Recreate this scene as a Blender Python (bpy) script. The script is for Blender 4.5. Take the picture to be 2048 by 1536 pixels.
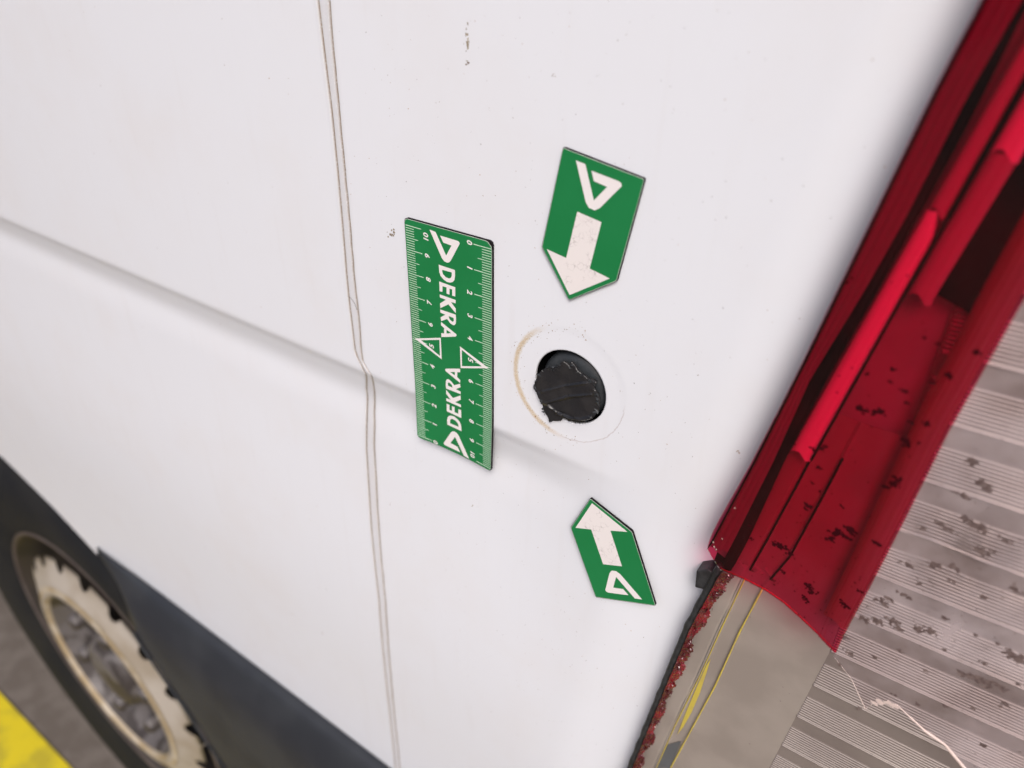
import bpy, bmesh, math, random
from mathutils import Vector, Matrix, noise
from mathutils.geometry import tessellate_polygon
import numpy as np
random.seed(7); rng = np.random.default_rng(7)
for o in list(bpy.data.objects): bpy.data.objects.remove(o)
C = bpy.context.scene.collection
SC = bpy.context.scene

# All sizes below are millimetres in the frame of the van's side: x to the rear, y up, z out of the panel.
# The side panel lies at z = 0, the ground at y = -1095.
def V(x, y, z=0.0): return Vector((x / 1000.0, -z / 1000.0, y / 1000.0))
GY = -1095.0

# ------------------------------------------------------------------ camera, sky, sun, exposure
CP = (150.522, 101.895, 204.297)
RW = ((0.81864, 0.01412, -0.57413), (0.31602, -0.84581, 0.42981), (-0.47954, -0.53329, -0.69688))
cam = bpy.data.objects.new('camera', bpy.data.cameras.new('camera')); C.objects.link(cam)
def D3(v): return Vector((v[0], -v[2], v[1]))
rt, dn, fw = D3(RW[0]), D3(RW[1]), D3(RW[2])
M = Matrix((( rt.x, -dn.x, -fw.x), (rt.y, -dn.y, -fw.y), (rt.z, -dn.z, -fw.z))).to_4x4()
M.translation = V(*CP); cam.matrix_world = M
cd = cam.data; cd.sensor_width = 36; cd.lens = 36 * 1489.5 / 2048; cd.clip_start = 0.02; cd.clip_end = 200
cd.dof.use_dof = True; cd.dof.focus_distance = 0.285; cd.dof.aperture_fstop = 8.0
SC.camera = cam
w = bpy.data.worlds.new('World'); SC.world = w; w.use_nodes = True
nt = w.node_tree; bg = nt.nodes['Background']
sky = nt.nodes.new('ShaderNodeTexSky'); sky.sky_type = 'NISHITA'; sky.sun_disc = False
SUNEL, SUNAZ = math.radians(50), 0.0
sundir = D3((0.45, 0.85, 0.62)).normalized()          # towards the sun
sky.sun_elevation = math.asin(sundir.z)
sky.sun_rotation = math.atan2(sundir.x, sundir.y)
sky.air_density = 0.6; sky.dust_density = 6.0; sky.ozone_density = 1.0
nt.links.new(sky.outputs[0], bg.inputs[0]); bg.inputs[1].default_value = 0.105
sl = bpy.data.lights.new('sun', 'SUN'); sl.energy = 1.45; sl.angle = math.radians(26); sl.color = (1.0, 0.965, 0.95)
so = bpy.data.objects.new('sun', sl); C.objects.link(so)
so.rotation_euler = (-sundir).to_track_quat('-Z', 'Y').to_euler()
vs = SC.view_settings; vs.view_transform = 'Standard'; vs.look = 'None'; vs.gamma = 1.0; vs.exposure = 0.455
SC.cycles.transparent_max_bounces = 24; SC.cycles.max_bounces = 10

# ------------------------------------------------------------------ numbers measured for this scene (mm)
D = {
 'ruler': [[-40.65, 2.66], [1.07, 2.82], [1.31, -99.27], [-41.07, -100.82]],
 'ticklens': [[[-7.54, -0.38], [0.33, 0.43]], [[-6.12, -5.48], [0.16, -5.07]], [[-3.9, -1.42], [0.17, -1.2]]],
 'logo': [[-28.27, 0.84], [-25.29, 0.56], [-20.51, -7.75], [-17.77, -3.08], [-21.65, -2.84], [-23.19, -0.37], [-14.89, -0.48], [-13.98, -0.74], [-13.82, -1.46], [-18.36, -9.28], [-19.11, -10.12], [-20.2, -10.54], [-21.51, -10.34], [-22.66, -9.38]],
 'D': [[[-24.38, -12.42], [-16.46, -12.57], [-16.43, -15.07], [-16.85, -16.8], [-17.73, -17.9], [-19.07, -18.47], [-20.53, -18.62], [-22.21, -18.05], [-23.63, -16.99], [-24.28, -15.33]], [[-22.76, -14.12], [-18.06, -13.99], [-18.12, -15.52], [-18.64, -16.47], [-19.49, -16.87], [-21.18, -16.75], [-22.36, -15.84], [-22.75, -14.93]]],
 'E': [[[-24.49, -19.47], [-16.52, -19.75], [-16.65, -23.72], [-18.18, -23.74], [-18.09, -21.11], [-19.42, -21.13], [-19.52, -23.7], [-20.99, -23.7], [-20.88, -21.06], [-22.89, -21.06], [-23.08, -23.56], [-24.5, -23.64]]],
 'K': [[[-24.51, -25.01], [-16.53, -25.15], [-16.58, -26.63], [-18.9, -26.67], [-16.58, -28.85], [-16.65, -30.9], [-20.24, -28.12], [-24.43, -30.97], [-24.53, -28.95], [-21.48, -26.47], [-24.45, -26.37]]],
 'R': [[[-24.53, -31.65], [-16.67, -31.54], [-16.57, -33.45], [-16.76, -35.46], [-17.41, -36.42], [-18.16, -36.73], [-19.64, -36.25], [-21.16, -34.86], [-24.32, -36.76], [-24.55, -35.13], [-22.02, -33.21], [-24.55, -33.02]], [[-20.27, -33.28], [-17.8, -33.39], [-17.77, -34.58], [-18.23, -35.15], [-18.85, -35.13], [-19.95, -34.49]]],
 'A': [[[-24.39, -37.17], [-16.67, -40.26], [-16.57, -41.0], [-17.21, -41.54], [-24.55, -44.15], [-24.59, -42.36], [-23.09, -41.99], [-22.93, -39.48], [-24.54, -38.66]], [[-21.68, -39.86], [-19.31, -40.66], [-21.75, -41.56]]],
 'tri': [[[-14.95, -45.26], [-0.51, -50.41], [-14.87, -55.42]], [[-14.06, -46.53], [-4.03, -50.75], [-14.15, -54.23]]],
 'digits': [[-9.16, -0.76], [-9.25, -10.56], [-9.45, -20.57], [-9.53, -30.28], [-9.6, -40.13], [-9.68, -50.23], [-9.61, -60.17], [-9.67, -70.02], [-9.73, -79.96], [-9.78, -89.84], [-9.52, -98.26]],
 'arr_outline': [[-14.56, 35.25], [14.71, 35.66], [14.93, 0.29], [-0.2, -14.47], [-14.95, -0.12]],
 'arr_logo': [[-9.08, 32.88], [-5.59, 32.92], [0.16, 23.01], [3.48, 28.85], [-1.39, 28.89], [-3.01, 31.72], [6.7, 31.93], [7.8, 31.61], [8.11, 30.81], [2.77, 21.45], [1.23, 20.05], [-0.9, 20.06], [-2.46, 21.4]],
 'arr_arrow': [[-4.62, 17.26], [4.53, 17.32], [4.5, 0.45], [12.29, 0.26], [-0.41, -12.27], [-12.73, 0.11], [-4.83, 0.22]],
 'arr_pos': [[36.712, 3.418, -0.175], [54.93, -105.573, 3.564]],
 'hole': [35.897110849433595, -46.38272404883851, 15.263701048788876],
 'ring': [35.19340559585979, -45.969605137927985, 23.380593316899517],
 'plug': [[22.84, -44.43], [25.33, -41.39], [27.86, -40.06], [31.16, -38.05], [33.11, -35.29], [36.35, -34.16], [36.34, -37.04], [39.46, -37.58], [43.64, -38.95], [47.49, -39.18], [46.68, -41.55], [48.52, -44.2], [49.2, -47.32], [48.97, -51.7], [46.96, -54.7], [44.24, -57.14], [41.02, -59.37], [36.77, -60.24], [34.58, -60.01], [33.39, -62.09], [30.34, -63.13], [28.62, -64.53], [28.12, -63.36], [25.74, -60.65], [24.67, -56.54], [22.74, -53.25], [20.66, -51.81], [21.23, -48.94], [22.05, -46.89]],
 'plug_lines': [[[24.91, -51.75], [34.56, -45.48], [43.77, -40.56]], [[26.44, -56.29], [36.08, -49.43], [46.14, -44.7]], [[27.81, -56.88], [32.33, -58.89], [37.54, -58.79], [42.55, -57.17], [46.54, -54.65]]],
 'seamL': [[-77.09, 75.08], [-76.9, 56.95], [-76.41, 37.49], [-76.79, 14.4], [-77.44, -6.51], [-78.54, -33.91], [-78.75, -46.05], [-78.6, -56.01], [-78.5, -68.96], [-77.38, -72.57], [-75.24, -75.85], [-73.34, -80.27], [-77.12, -91.97], [-80.84, -129.08], [-82.13, -183.25], [-81.47, -237.06], [-84.67, -309.12], [-86.65, -354.46], [-89.65, -422.26]],
 'seamR': [[-71.43, 75.43], [-72.09, 57.41], [-72.29, 34.37], [-72.78, 11.11], [-72.93, -5.53], [-73.8, -32.62], [-73.89, -42.19], [-73.7, -54.48], [-74.48, -67.6], [-74.28, -73.36], [-71.84, -76.8], [-69.82, -79.43], [-70.76, -86.17], [-72.74, -96.21], [-75.05, -126.53], [-76.28, -180.09], [-75.98, -233.48], [-79.41, -304.83], [-82.06, -350.3], [-84.76, -417.31]],
 'hair': [[-78.42, -41.55], [-76.7, -42.51], [-74.81, -44.4], [-73.94, -47.08]],
 'chips': [[-9.7, 67.11], [-49.32, -5.73], [-12.68, -130.46], [23.26, 61.29], [100.49, -48.81], [-9.65, 60.73], [-66.31, -157.0], [-172.36, -311.89], [-142.14, -310.59]],
 'xe': [[131.48, 91.16], [130.97, 88.41], [128.65, 77.47], [126.68, 67.05], [122.05, 39.65], [114.6, -4.43], [107.52, -43.54], [99.23, -85.15]],
 'red_bottom': [[99.49, -84.19], [102.32, -86.85], [105.96, -89.99], [113.91, -89.21], [121.86, -89.74], [128.51, -91.46], [134.69, -94.6], [142.18, -98.71], [148.3, -102.74]],
 'red_right': [[148.3, -102.74], [150.74, -70.75], [152.42, -45.52], [154.65, -9.37], [156.4, 7.25], [158.64, 28.92]],
 'gasket': [[104.84, -95.44], [103.81, -99.37], [97.66, -132.01], [92.58, -173.33], [84.23, -243.16]],
 'frac': [[109.16, -96.57], [104.72, -118.68], [100.65, -144.7], [95.91, -180.79], [90.15, -230.79]],
 'yel1': [[123.45, -34.6], [120.19, -55.3], [115.6, -82.48], [112.03, -101.99], [108.32, -130.39], [104.34, -164.0], [98.7, -203.51], [94.28, -241.55]],
 'yel2': [[131.03, -37.96], [128.49, -56.41], [124.53, -83.26], [118.75, -102.93], [115.02, -128.55], [111.09, -165.13], [100.66, -235.25]],
 'smear': [[106.93, -151.8], [105.85, -157.04], [104.11, -172.45], [102.17, -191.36], [100.51, -209.39], [102.35, -202.11], [104.44, -189.4], [105.97, -174.29], [106.64, -160.57]],
 'patch': [[97.31, -220.04], [102.85, -212.17], [100.66, -235.25], [94.28, -241.55]],
 'blackL': [[140.79, 101.67], [137.72, 87.58], [133.43, 67.72], [131.85, 57.7], [128.65, 38.79], [124.46, 18.79], [116.89, -12.59], [112.75, -44.0], [106.58, -81.3], [103.85, -96.37]],
 'blackR': [[142.45, 101.7], [139.31, 87.68], [135.95, 64.48], [134.11, 54.02], [131.68, 40.73], [130.32, 34.46], [127.64, 19.67], [121.39, -10.93], [115.97, -42.52], [111.13, -78.73], [108.21, -95.49]],
 'pinkA': [[[132.71, 41.31], [130.29, 33.87], [126.61, 14.0], [121.32, -11.8], [115.8, -43.23]], [[135.28, 41.35], [134.43, 32.46], [131.54, 15.01], [127.04, -9.34], [123.81, -29.98], [121.51, -40.6]]],
 'pinkB': [[[135.6, 25.02], [136.19, 36.3], [139.35, 48.22], [140.3, 57.61], [144.0, 70.57], [145.84, 79.38]], [[140.78, 21.29], [141.88, 27.37], [145.75, 49.46], [148.16, 58.01], [149.81, 67.8]]],
 'pinkC': [[[131.36, 37.15], [134.82, 48.56], [137.5, 63.97], [141.22, 78.95]], [[135.84, 37.51], [137.55, 50.27], [140.23, 63.27], [142.82, 74.12]]],
 'dark': [[141.64, 20.49], [149.3, 18.07], [156.22, 19.18], [157.53, 29.26], [159.57, 44.69], [150.89, 69.68], [148.25, 57.26], [145.88, 48.39], [141.87, 26.39]],
 'bulb': [[135.36, -44.42], [132.62, -27.55], [133.52, -19.96], [137.88, -18.19], [143.31, -28.33], [147.21, -37.67], [142.78, -39.43]],
 'crack': [[148.26, -106.95], [155.09, -112.91], [162.4, -123.92], [163.41, -120.32], [165.84, -117.47], [169.94, -115.36], [174.53, -118.12], [180.0, -121.4], [186.6, -123.59], [189.61, -126.29], [193.58, -129.74], [200.42, -135.46]],
 'clip': [[95.84, -103.35], [96.54, -111.67], [102.29, -110.16], [103.23, -100.66], [99.85, -100.14]],
 'arch': [[-641.16, -385.87], [-614.77, -393.46], [-555.39, -410.53], [-509.47, -429.37], [-472.72, -445.43]],
 'rs': [[137.7, -54.93, 3.96], [140.41, -51.8, 3.08], [136.05, -57.92, 2.2], [148.57, -72.79, 1.32], [134.79, -80.54, 3.52], [134.58, -85.34, 2.2], [146.05, -80.74, 2.64], [122.91, -68.65, 3.08], [120.53, -68.93, 1.76], [126.4, -69.92, 1.76], [125.72, -78.21, 1.54], [126.87, -50.65, 1.1], [146.2, -16.51, 2.42], [149.19, -15.69, 1.1], [145.76, -10.46, 1.32], [149.17, -9.19, 1.32], [147.1, 2.54, 1.32], [150.04, 5.85, 1.76], [154.04, 13.84, 1.54], [145.29, 13.14, 0.88], [141.98, 13.89, 0.88], [137.33, -10.35, 2.2], [133.7, -11.32, 2.64], [132.55, -11.45, 1.32], [137.36, 2.75, 0.88], [137.77, -0.63, 0.88], [137.39, 3.07, 1.1], [141.76, -2.23, 1.32], [143.21, -5.26, 0.88], [131.95, -0.44, 0.88], [124.45, -29.35, 1.54], [126.08, -27.7, 1.54], [127.25, -26.64, 1.1], [127.22, -34.54, 1.32], [126.55, -40.56, 1.1], [129.34, -42.46, 0.88], [127.27, -49.04, 1.98], [136.25, -44.75, 0.88], [146.61, -30.7, 2.64], [147.42, -28.87, 1.98], [145.17, -32.68, 1.76], [113.41, -70.77, 1.1], [112.01, -66.01, 1.1], [120.78, 22.61, 0.88], [121.62, 24.24, 0.66], [136.36, -11.56, 1.1], [148.46, -52.88, 1.76], [147.38, -52.49, 1.32]],
 'cs': [[162.05, -17.67, 2.64], [166.15, -23.29, 3.08], [163.68, -28.85, 2.2], [167.63, -24.27, 1.76], [165.8, -35.8, 2.64], [168.53, -36.7, 3.08], [169.91, -37.23, 2.64], [163.54, -40.72, 2.64], [160.88, -40.31, 2.2], [158.0, -43.77, 1.54], [172.65, -44.04, 3.08], [176.72, -37.99, 2.2], [157.31, -58.03, 2.42], [163.79, -54.75, 2.64], [167.77, -52.75, 2.2], [154.98, -75.56, 2.64], [156.58, -73.4, 2.2], [160.55, -69.71, 2.2], [152.31, -85.36, 2.86], [155.66, -83.75, 2.64], [159.5, -81.56, 3.08], [162.12, -83.18, 2.2], [166.3, -80.23, 2.64], [169.38, -78.74, 3.08], [151.87, -102.19, 2.2], [150.32, -108.99, 1.32], [185.15, -90.42, 3.52], [181.85, -90.68, 2.64], [188.41, -90.17, 3.08], [191.61, -89.92, 2.64], [191.63, -76.23, 4.4], [189.55, -75.6, 2.64], [162.22, -63.32, 1.32], [169.19, -57.49, 1.76], [168.35, -111.57, 1.32], [158.81, -98.74, 1.76], [175.03, -111.19, 1.32], [181.77, -106.74, 1.54], [160.61, -124.25, 0.88], [188.21, -102.5, 1.32], [194.77, -95.65, 1.98], [178.06, -59.34, 1.76], [171.55, -72.14, 1.54], [194.04, -97.48, 1.54], [195.39, -116.72, 1.98], [185.54, -83.14, 1.54], [194.88, -86.09, 1.32], [183.37, -52.9, 2.64], [174.7, -42.85, 1.32], [164.53, -92.02, 1.32], [172.75, -95.42, 1.1], [180.02, -73.83, 1.32], [185.86, -73.96, 1.1], [175.1, -84.16, 1.1]],
}

# ------------------------------------------------------------------ materials
def mat(name, col, rough=0.5, metal=0.0, coat=0.0, spec=0.5):
    m = bpy.data.materials.new(name); m.use_nodes = True
    b = m.node_tree.nodes['Principled BSDF']
    b.inputs['Base Color'].default_value = (*col, 1); b.inputs['Roughness'].default_value = rough
    b.inputs['Metallic'].default_value = metal; b.inputs['Coat Weight'].default_value = coat
    b.inputs['Specular IOR Level'].default_value = spec
    return m
def nodes(m): return m.node_tree.nodes, m.node_tree.links, m.node_tree.nodes['Principled BSDF']
def N(nn, t, **k):
    n = nn.new(t)
    for a, b in k.items():
        if a in n.inputs: n.inputs[a].default_value = b
        else: setattr(n, a, b)
    return n
def mix(nn, ll, fac, a, b):
    n = nn.new('ShaderNodeMix'); n.data_type = 'RGBA'
    for i, v in ((0, fac), (6, a), (7, b)):
        if isinstance(v, (int, float)): n.inputs[i].default_value = v
        elif isinstance(v, tuple): n.inputs[i].default_value = (*v, 1)
        else: ll.new(v, n.inputs[i])
    return n.outputs[2]
def mth(nn, ll, op, a, b=None, c=None):
    n = nn.new('ShaderNodeMath'); n.operation = op
    for i, v in enumerate((a, b, c)):
        if v is None: continue
        if isinstance(v, (int, float)): n.inputs[i].default_value = v
        else: ll.new(v, n.inputs[i])
    return n.outputs[0]
def smooth(nn, ll, v, a, b):
    n = nn.new('ShaderNodeMapRange'); n.interpolation_type = 'SMOOTHSTEP'
    ll.new(v, n.inputs[0]); n.inputs[1].default_value = a; n.inputs[2].default_value = b
    return n.outputs[0]
def noisy(m, scale, amt, col2, bump=0.0, bscale=None, detail=4, contrast=(0.4, 0.65), rough2=None):
    nn, ll, b = nodes(m)
    tc = nn.new('ShaderNodeTexCoord')
    n1 = N(nn, 'ShaderNodeTexNoise', Scale=scale, Detail=float(detail)); ll.new(tc.outputs['Object'], n1.inputs['Vector'])
    f = smooth(nn, ll, n1.outputs[0], *contrast); f = mth(nn, ll, 'MULTIPLY', f, amt)
    ll.new(mix(nn, ll, f, tuple(b.inputs['Base Color'].default_value[:3]), col2), b.inputs['Base Color'])
    if bump:
        n2 = N(nn, 'ShaderNodeTexNoise', Scale=bscale or scale * 4, Detail=3.0); ll.new(tc.outputs['Object'], n2.inputs['Vector'])
        bp = N(nn, 'ShaderNodeBump', Strength=1.0, Distance=bump); ll.new(n2.outputs[0], bp.inputs['Height'])
        ll.new(bp.outputs[0], b.inputs['Normal'])
    return m

HX, HY, HR = D['hole']; RX, RY, RR = D['ring']
def paint():
    m = mat('white_paint', (0.75, 0.775, 0.825), 0.33, 0, 0.5)
    nn, ll, b = nodes(m)
    tc = nn.new('ShaderNodeTexCoord'); sep = nn.new('ShaderNodeSeparateXYZ')
    gx = nn.new('ShaderNodeVectorMath'); gx.operation = 'SCALE'; gx.inputs[3].default_value = 1000.0
    ll.new(tc.outputs['Object'], gx.inputs[0]); ll.new(gx.outputs[0], sep.inputs[0])
    x = sep.outputs[0]; y = mth(nn, ll, 'ADD', sep.outputs[2], GY)        # object origin is on the ground
    dx = mth(nn, ll, 'SUBTRACT', x, RX); dy = mth(nn, ll, 'SUBTRACT', y, RY)
    r = mth(nn, ll, 'SQRT', mth(nn, ll, 'ADD', mth(nn, ll, 'MULTIPLY', dx, dx), mth(nn, ll, 'MULTIPLY', dy, dy)))
    nz = N(nn, 'ShaderNodeTexNoise', Scale=0.35, Detail=5.0, Roughness=0.65); ll.new(gx.outputs[0], nz.inputs['Vector'])
    nf = N(nn, 'ShaderNodeTexNoise', Scale=2.2, Detail=4.0); ll.new(gx.outputs[0], nf.inputs['Vector'])
    rr = mth(nn, ll, 'ADD', r, mth(nn, ll, 'MULTIPLY', mth(nn, ll, 'SUBTRACT', nz.outputs[0], 0.5), 1.6))
    def band(c, wd):
        d = mth(nn, ll, 'ABSOLUTE', mth(nn, ll, 'SUBTRACT', rr, c)); return mth(nn, ll, 'SUBTRACT', 1.0, smooth(nn, ll, d, wd * 0.15, wd))
    ang = mth(nn, ll, 'ARCTAN2', dy, mth(nn, ll, 'MULTIPLY', dx, -1.0))      # 0 at the front side of the ring
    am = mth(nn, ll, 'SUBTRACT', 1.0, smooth(nn, ll, mth(nn, ll, 'ABSOLUTE', mth(nn, ll, 'ADD', ang, 0.25)), 0.75, 1.45))
    stain = mth(nn, ll, 'MULTIPLY', mth(nn, ll, 'MULTIPLY', band(RR + 0.3, 1.7), am), smooth(nn, ll, nf.outputs[0], 0.2, 0.6))
    col = mix(nn, ll, mth(nn, ll, 'MULTIPLY', stain, 0.95), (0.75, 0.775, 0.825), (0.55, 0.42, 0.24))
    # thin scratch on the rear lower side of the ring
    am2 = mth(nn, ll, 'SUBTRACT', 1.0, smooth(nn, ll, mth(nn, ll, 'ABSOLUTE', mth(nn, ll, 'ADD', mth(nn, ll, 'ARCTAN2', dy, dx), 0.85)), 0.6, 0.95))
    sc = mth(nn, ll, 'MULTIPLY', band(RR + 0.2, 0.35), am2)
    col = mix(nn, ll, mth(nn, ll, 'MULTIPLY', sc, 0.38), col, (0.33, 0.22, 0.20))
    # broad faint soiling
    big = N(nn, 'ShaderNodeTexNoise', Scale=0.012, Detail=5.0, Roughness=0.6); ll.new(gx.outputs[0], big.inputs['Vector'])
    col = mix(nn, ll, mth(nn, ll, 'MULTIPLY', smooth(nn, ll, big.outputs[0], 0.42, 0.75), 0.16), col, (0.66, 0.60, 0.55))
    # fine vertical run-off streaks
    mp = nn.new('ShaderNodeMapping'); mp.inputs['Scale'].default_value = (0.16, 0.16, 0.012); ll.new(gx.outputs[0], mp.inputs['Vector'])
    stx = N(nn, 'ShaderNodeTexNoise', Scale=1.0, Detail=4.0); ll.new(mp.outputs[0], stx.inputs['Vector'])
    col = mix(nn, ll, mth(nn, ll, 'MULTIPLY', smooth(nn, ll, stx.outputs[0], 0.55, 0.8), 0.10), col, (0.6, 0.57, 0.55))
    at = N(nn, 'ShaderNodeAttribute', attribute_name='dirt')
    dn_ = mth(nn, ll, 'MULTIPLY', at.outputs['Fac'], smooth(nn, ll, nf.outputs[0], 0.15, 0.5))
    col = mix(nn, ll, dn_, col, (0.22, 0.165, 0.115))
    ll.new(col, b.inputs['Base Color'])
    op = N(nn, 'ShaderNodeTexNoise', Scale=0.55, Detail=2.0); ll.new(gx.outputs[0], op.inputs['Vector'])
    bp = N(nn, 'ShaderNodeBump', Strength=0.5, Distance=0.00002); ll.new(op.outputs[0], bp.inputs['Height']); ll.new(bp.outputs[0], b.inputs['Normal'])
    rg = mth(nn, ll, 'ADD', 0.27, mth(nn, ll, 'MULTIPLY', big.outputs[0], 0.2)); ll.new(rg, b.inputs['Roughness'])
    return m
PAINT = paint()
RUBBER = noisy(mat('black_rubber', (0.016, 0.017, 0.018), 0.55), 300, 0.6, (0.04, 0.042, 0.045), 0.0001, 900)
PLUG = noisy(mat('torn_black_plastic', (0.016, 0.016, 0.018), 0.30), 160, 0.5, (0.032, 0.030, 0.03), 0.00006, 500)
PLUG2 = noisy(mat('grey_black_plastic', (0.03, 0.035, 0.04), 0.4), 200, 0.5, (0.05, 0.055, 0.06), 0.0001, 700)
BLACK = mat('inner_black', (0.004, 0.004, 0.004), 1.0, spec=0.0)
CLAD = noisy(mat('grey_black_bumper_plastic', (0.020, 0.023, 0.029), 0.5, spec=0.35), 18, 0.7, (0.032, 0.036, 0.042), 0.00008, 600)
TYRE = noisy(mat('tyre_rubber', (0.009, 0.010, 0.012), 0.8, spec=0.2), 14, 0.7, (0.016, 0.016, 0.016), 0.0004, 80)
STEEL = noisy(mat('cream_wheel_enamel', (0.36, 0.325, 0.28), 0.6), 14, 0.8, (0.25, 0.21, 0.155), 0.0002, 60)
RUST = noisy(mat('rusty_rim_edge', (0.30, 0.23, 0.13), 0.6), 30, 0.8, (0.45, 0.40, 0.32))
DARKRIM = noisy(mat('dark_rim_barrel', (0.022, 0.019, 0.018), 0.6), 12, 0.6, (0.05, 0.04, 0.035))
HUBM = noisy(mat('grey_hub_metal', (0.045, 0.038, 0.036), 0.55, 0.2), 24, 0.9, (0.13, 0.12, 0.12), 0.004, 50, contrast=(0.50, 0.58))
MAGB = mat('black_magnet_rubber', (0.010, 0.009, 0.010), 0.8, spec=0.15)
GREEN = noisy(mat('green_vinyl', (0.006, 0.185, 0.050), 0.42), 40, 0.35, (0.012, 0.215, 0.066), 0.00002, 900)
GREENW = mat('white_vinyl_edge', (0.50, 0.56, 0.50), 0.6)
PRINT = mat('white_print', (0.80, 0.76, 0.76), 0.5)
PRINTW = mat('worn_white_print', (0.78, 0.73, 0.72), 0.5)
def worn():
    nn, ll, b = nodes(PRINTW)
    tc = nn.new('ShaderNodeTexCoord')
    mp = nn.new('ShaderNodeMapping'); mp.inputs['Scale'].default_value = (1000, 1000, 1000); ll.new(tc.outputs['Object'], mp.inputs['Vector'])
    v = N(nn, 'ShaderNodeTexVoronoi', Scale=0.42); v.feature = 'DISTANCE_TO_EDGE'
    ds = N(nn, 'ShaderNodeTexNoise', Scale=0.5, Detail=3.0); ll.new(mp.outputs[0], ds.inputs['Vector'])
    vm = nn.new('ShaderNodeVectorMath'); vm.operation = 'ADD'; ll.new(mp.outputs[0], vm.inputs[0])
    sc = nn.new('ShaderNodeVectorMath'); sc.operation = 'SCALE'; sc.inputs[3].default_value = 3.0; ll.new(ds.outputs[1], sc.inputs[0]); ll.new(sc.outputs[0], vm.inputs[1])
    ll.new(vm.outputs[0], v.inputs['Vector'])
    e = mth(nn, ll, 'SUBTRACT', 1.0, smooth(nn, ll, v.outputs['Distance'], 0.0, 0.045))
    n2 = N(nn, 'ShaderNodeTexNoise', Scale=0.22, Detail=2.0); ll.new(mp.outputs[0], n2.inputs['Vector'])
    e = mth(nn, ll, 'MULTIPLY', e, smooth(nn, ll, n2.outputs[0], 0.48, 0.62))
    ll.new(mix(nn, ll, mth(nn, ll, 'MULTIPLY', e, 0.6), (0.78, 0.74, 0.73), (0.30, 0.27, 0.26)), b.inputs['Base Color'])
worn()
def lensmat(name, tint, diff, dcol, rough=0.04, bump=0.00003, bs=120):
    m = bpy.data.materials.new(name); m.use_nodes = True
    nn, ll = m.node_tree.nodes, m.node_tree.links; nn.clear()
    out = nn.new('ShaderNodeOutputMaterial'); tr = nn.new('ShaderNodeBsdfTransparent'); tr.inputs[0].default_value = (*tint, 1)
    gl = nn.new('ShaderNodeBsdfGlossy'); gl.inputs['Roughness'].default_value = rough
    df = nn.new('ShaderNodeBsdfDiffuse'); df.inputs[0].default_value = (*dcol, 1)
    fr = nn.new('ShaderNodeFresnel'); fr.inputs['IOR'].default_value = 1.48
    tc = nn.new('ShaderNodeTexCoord'); nz = N(nn, 'ShaderNodeTexNoise', Scale=float(bs), Detail=2.0); ll.new(tc.outputs['Object'], nz.inputs['Vector'])
    bp = N(nn, 'ShaderNodeBump', Strength=1.0, Distance=bump); ll.new(nz.outputs[0], bp.inputs['Height'])
    ll.new(bp.outputs[0], gl.inputs['Normal']); ll.new(bp.outputs[0], fr.inputs['Normal'])
    a = nn.new('ShaderNodeMixShader'); sn = N(nn, 'ShaderNodeTexNoise', Scale=28.0, Detail=5.0, Roughness=0.6); ll.new(tc.outputs['Object'], sn.inputs['Vector']); ll.new(mth(nn, ll, 'MULTIPLY', smooth(nn, ll, sn.outputs[0], 0.3, 0.7), diff * 2.0), a.inputs[0]); ll.new(tr.outputs[0], a.inputs[1]); ll.new(df.outputs[0], a.inputs[2])
    ge = nn.new('ShaderNodeNewGeometry'); ff = mth(nn, ll, 'MULTIPLY', fr.outputs[0], mth(nn, ll, 'SUBTRACT', 1.0, ge.outputs['Backfacing']))
    g = nn.new('ShaderNodeMixShader'); ll.new(ff, g.inputs[0]); ll.new(a.outputs[0], g.inputs[1]); ll.new(gl.outputs[0], g.inputs[2])
    ll.new(g.outputs[0], out.inputs[0]); return m
REDL = lensmat('red_lens_acrylic', (0.905, 0.27, 0.44), 0.008, (0.60, 0.012, 0.03))
CLRL = lensmat('clear_lens_acrylic', (0.95, 0.91, 0.935), 0.17, (0.74, 0.65, 0.67), 0.12, 0.00004, 90)
SHARD = noisy(mat('broken_red_acrylic', (0.06, 0.004, 0.007), 0.12, 0, 0.6), 110, 1.0, (0.15, 0.006, 0.012), 0.0004, 350, contrast=(0.45, 0.6))
HOUS = noisy(mat('grey_lamp_housing', (0.47, 0.415, 0.365), 0.27, 0.4), 30, 0.7, (0.37, 0.32, 0.28), 0.00008, 60)
DIFF = mat('white_diffuser', (0.88, 0.86, 0.88), 0.5)
EDGED = mat('edge_diffuser_plastic', (0.27, 0.15, 0.12), 0.6)
DIFF3 = mat('dim_diffuser', (0.20, 0.18, 0.19), 0.5)
DIFF4 = mat('bulb_holder_plastic', (0.44, 0.42, 0.42), 0.5)
DIFF2 = mat('pale_diffuser', (0.46, 0.42, 0.42), 0.5)
INNER = noisy(mat('grey_inner_reflector', (0.36, 0.34, 0.34), 0.35, 0.2), 60, 0.5, (0.44, 0.42, 0.42))
YELG = noisy(mat('yellow_glue', (0.52, 0.42, 0.07), 0.45), 150, 0.6, (0.42, 0.33, 0.10), 0.0001, 300)
GREYP = mat('grey_patch', (0.10, 0.105, 0.11), 0.4)
DIRT = noisy(mat('dried_dirt', (0.085, 0.055, 0.05), 0.8), 800, 0.8, (0.16, 0.115, 0.105))
SPECK = noisy(mat('brown_specks', (0.13, 0.075, 0.04), 0.8), 90, 1.0, (0.34, 0.16, 0.05))
SPECKD = mat('dark_specks', (0.07, 0.055, 0.05), 0.8)
CHIP = noisy(mat('chipped_paint_primer', (0.17, 0.13, 0.085), 0.8), 900, 0.8, (0.45, 0.38, 0.27))
EDGEC = mat('broken_clear_edge', (0.62, 0.50, 0.46), 0.3)
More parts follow.
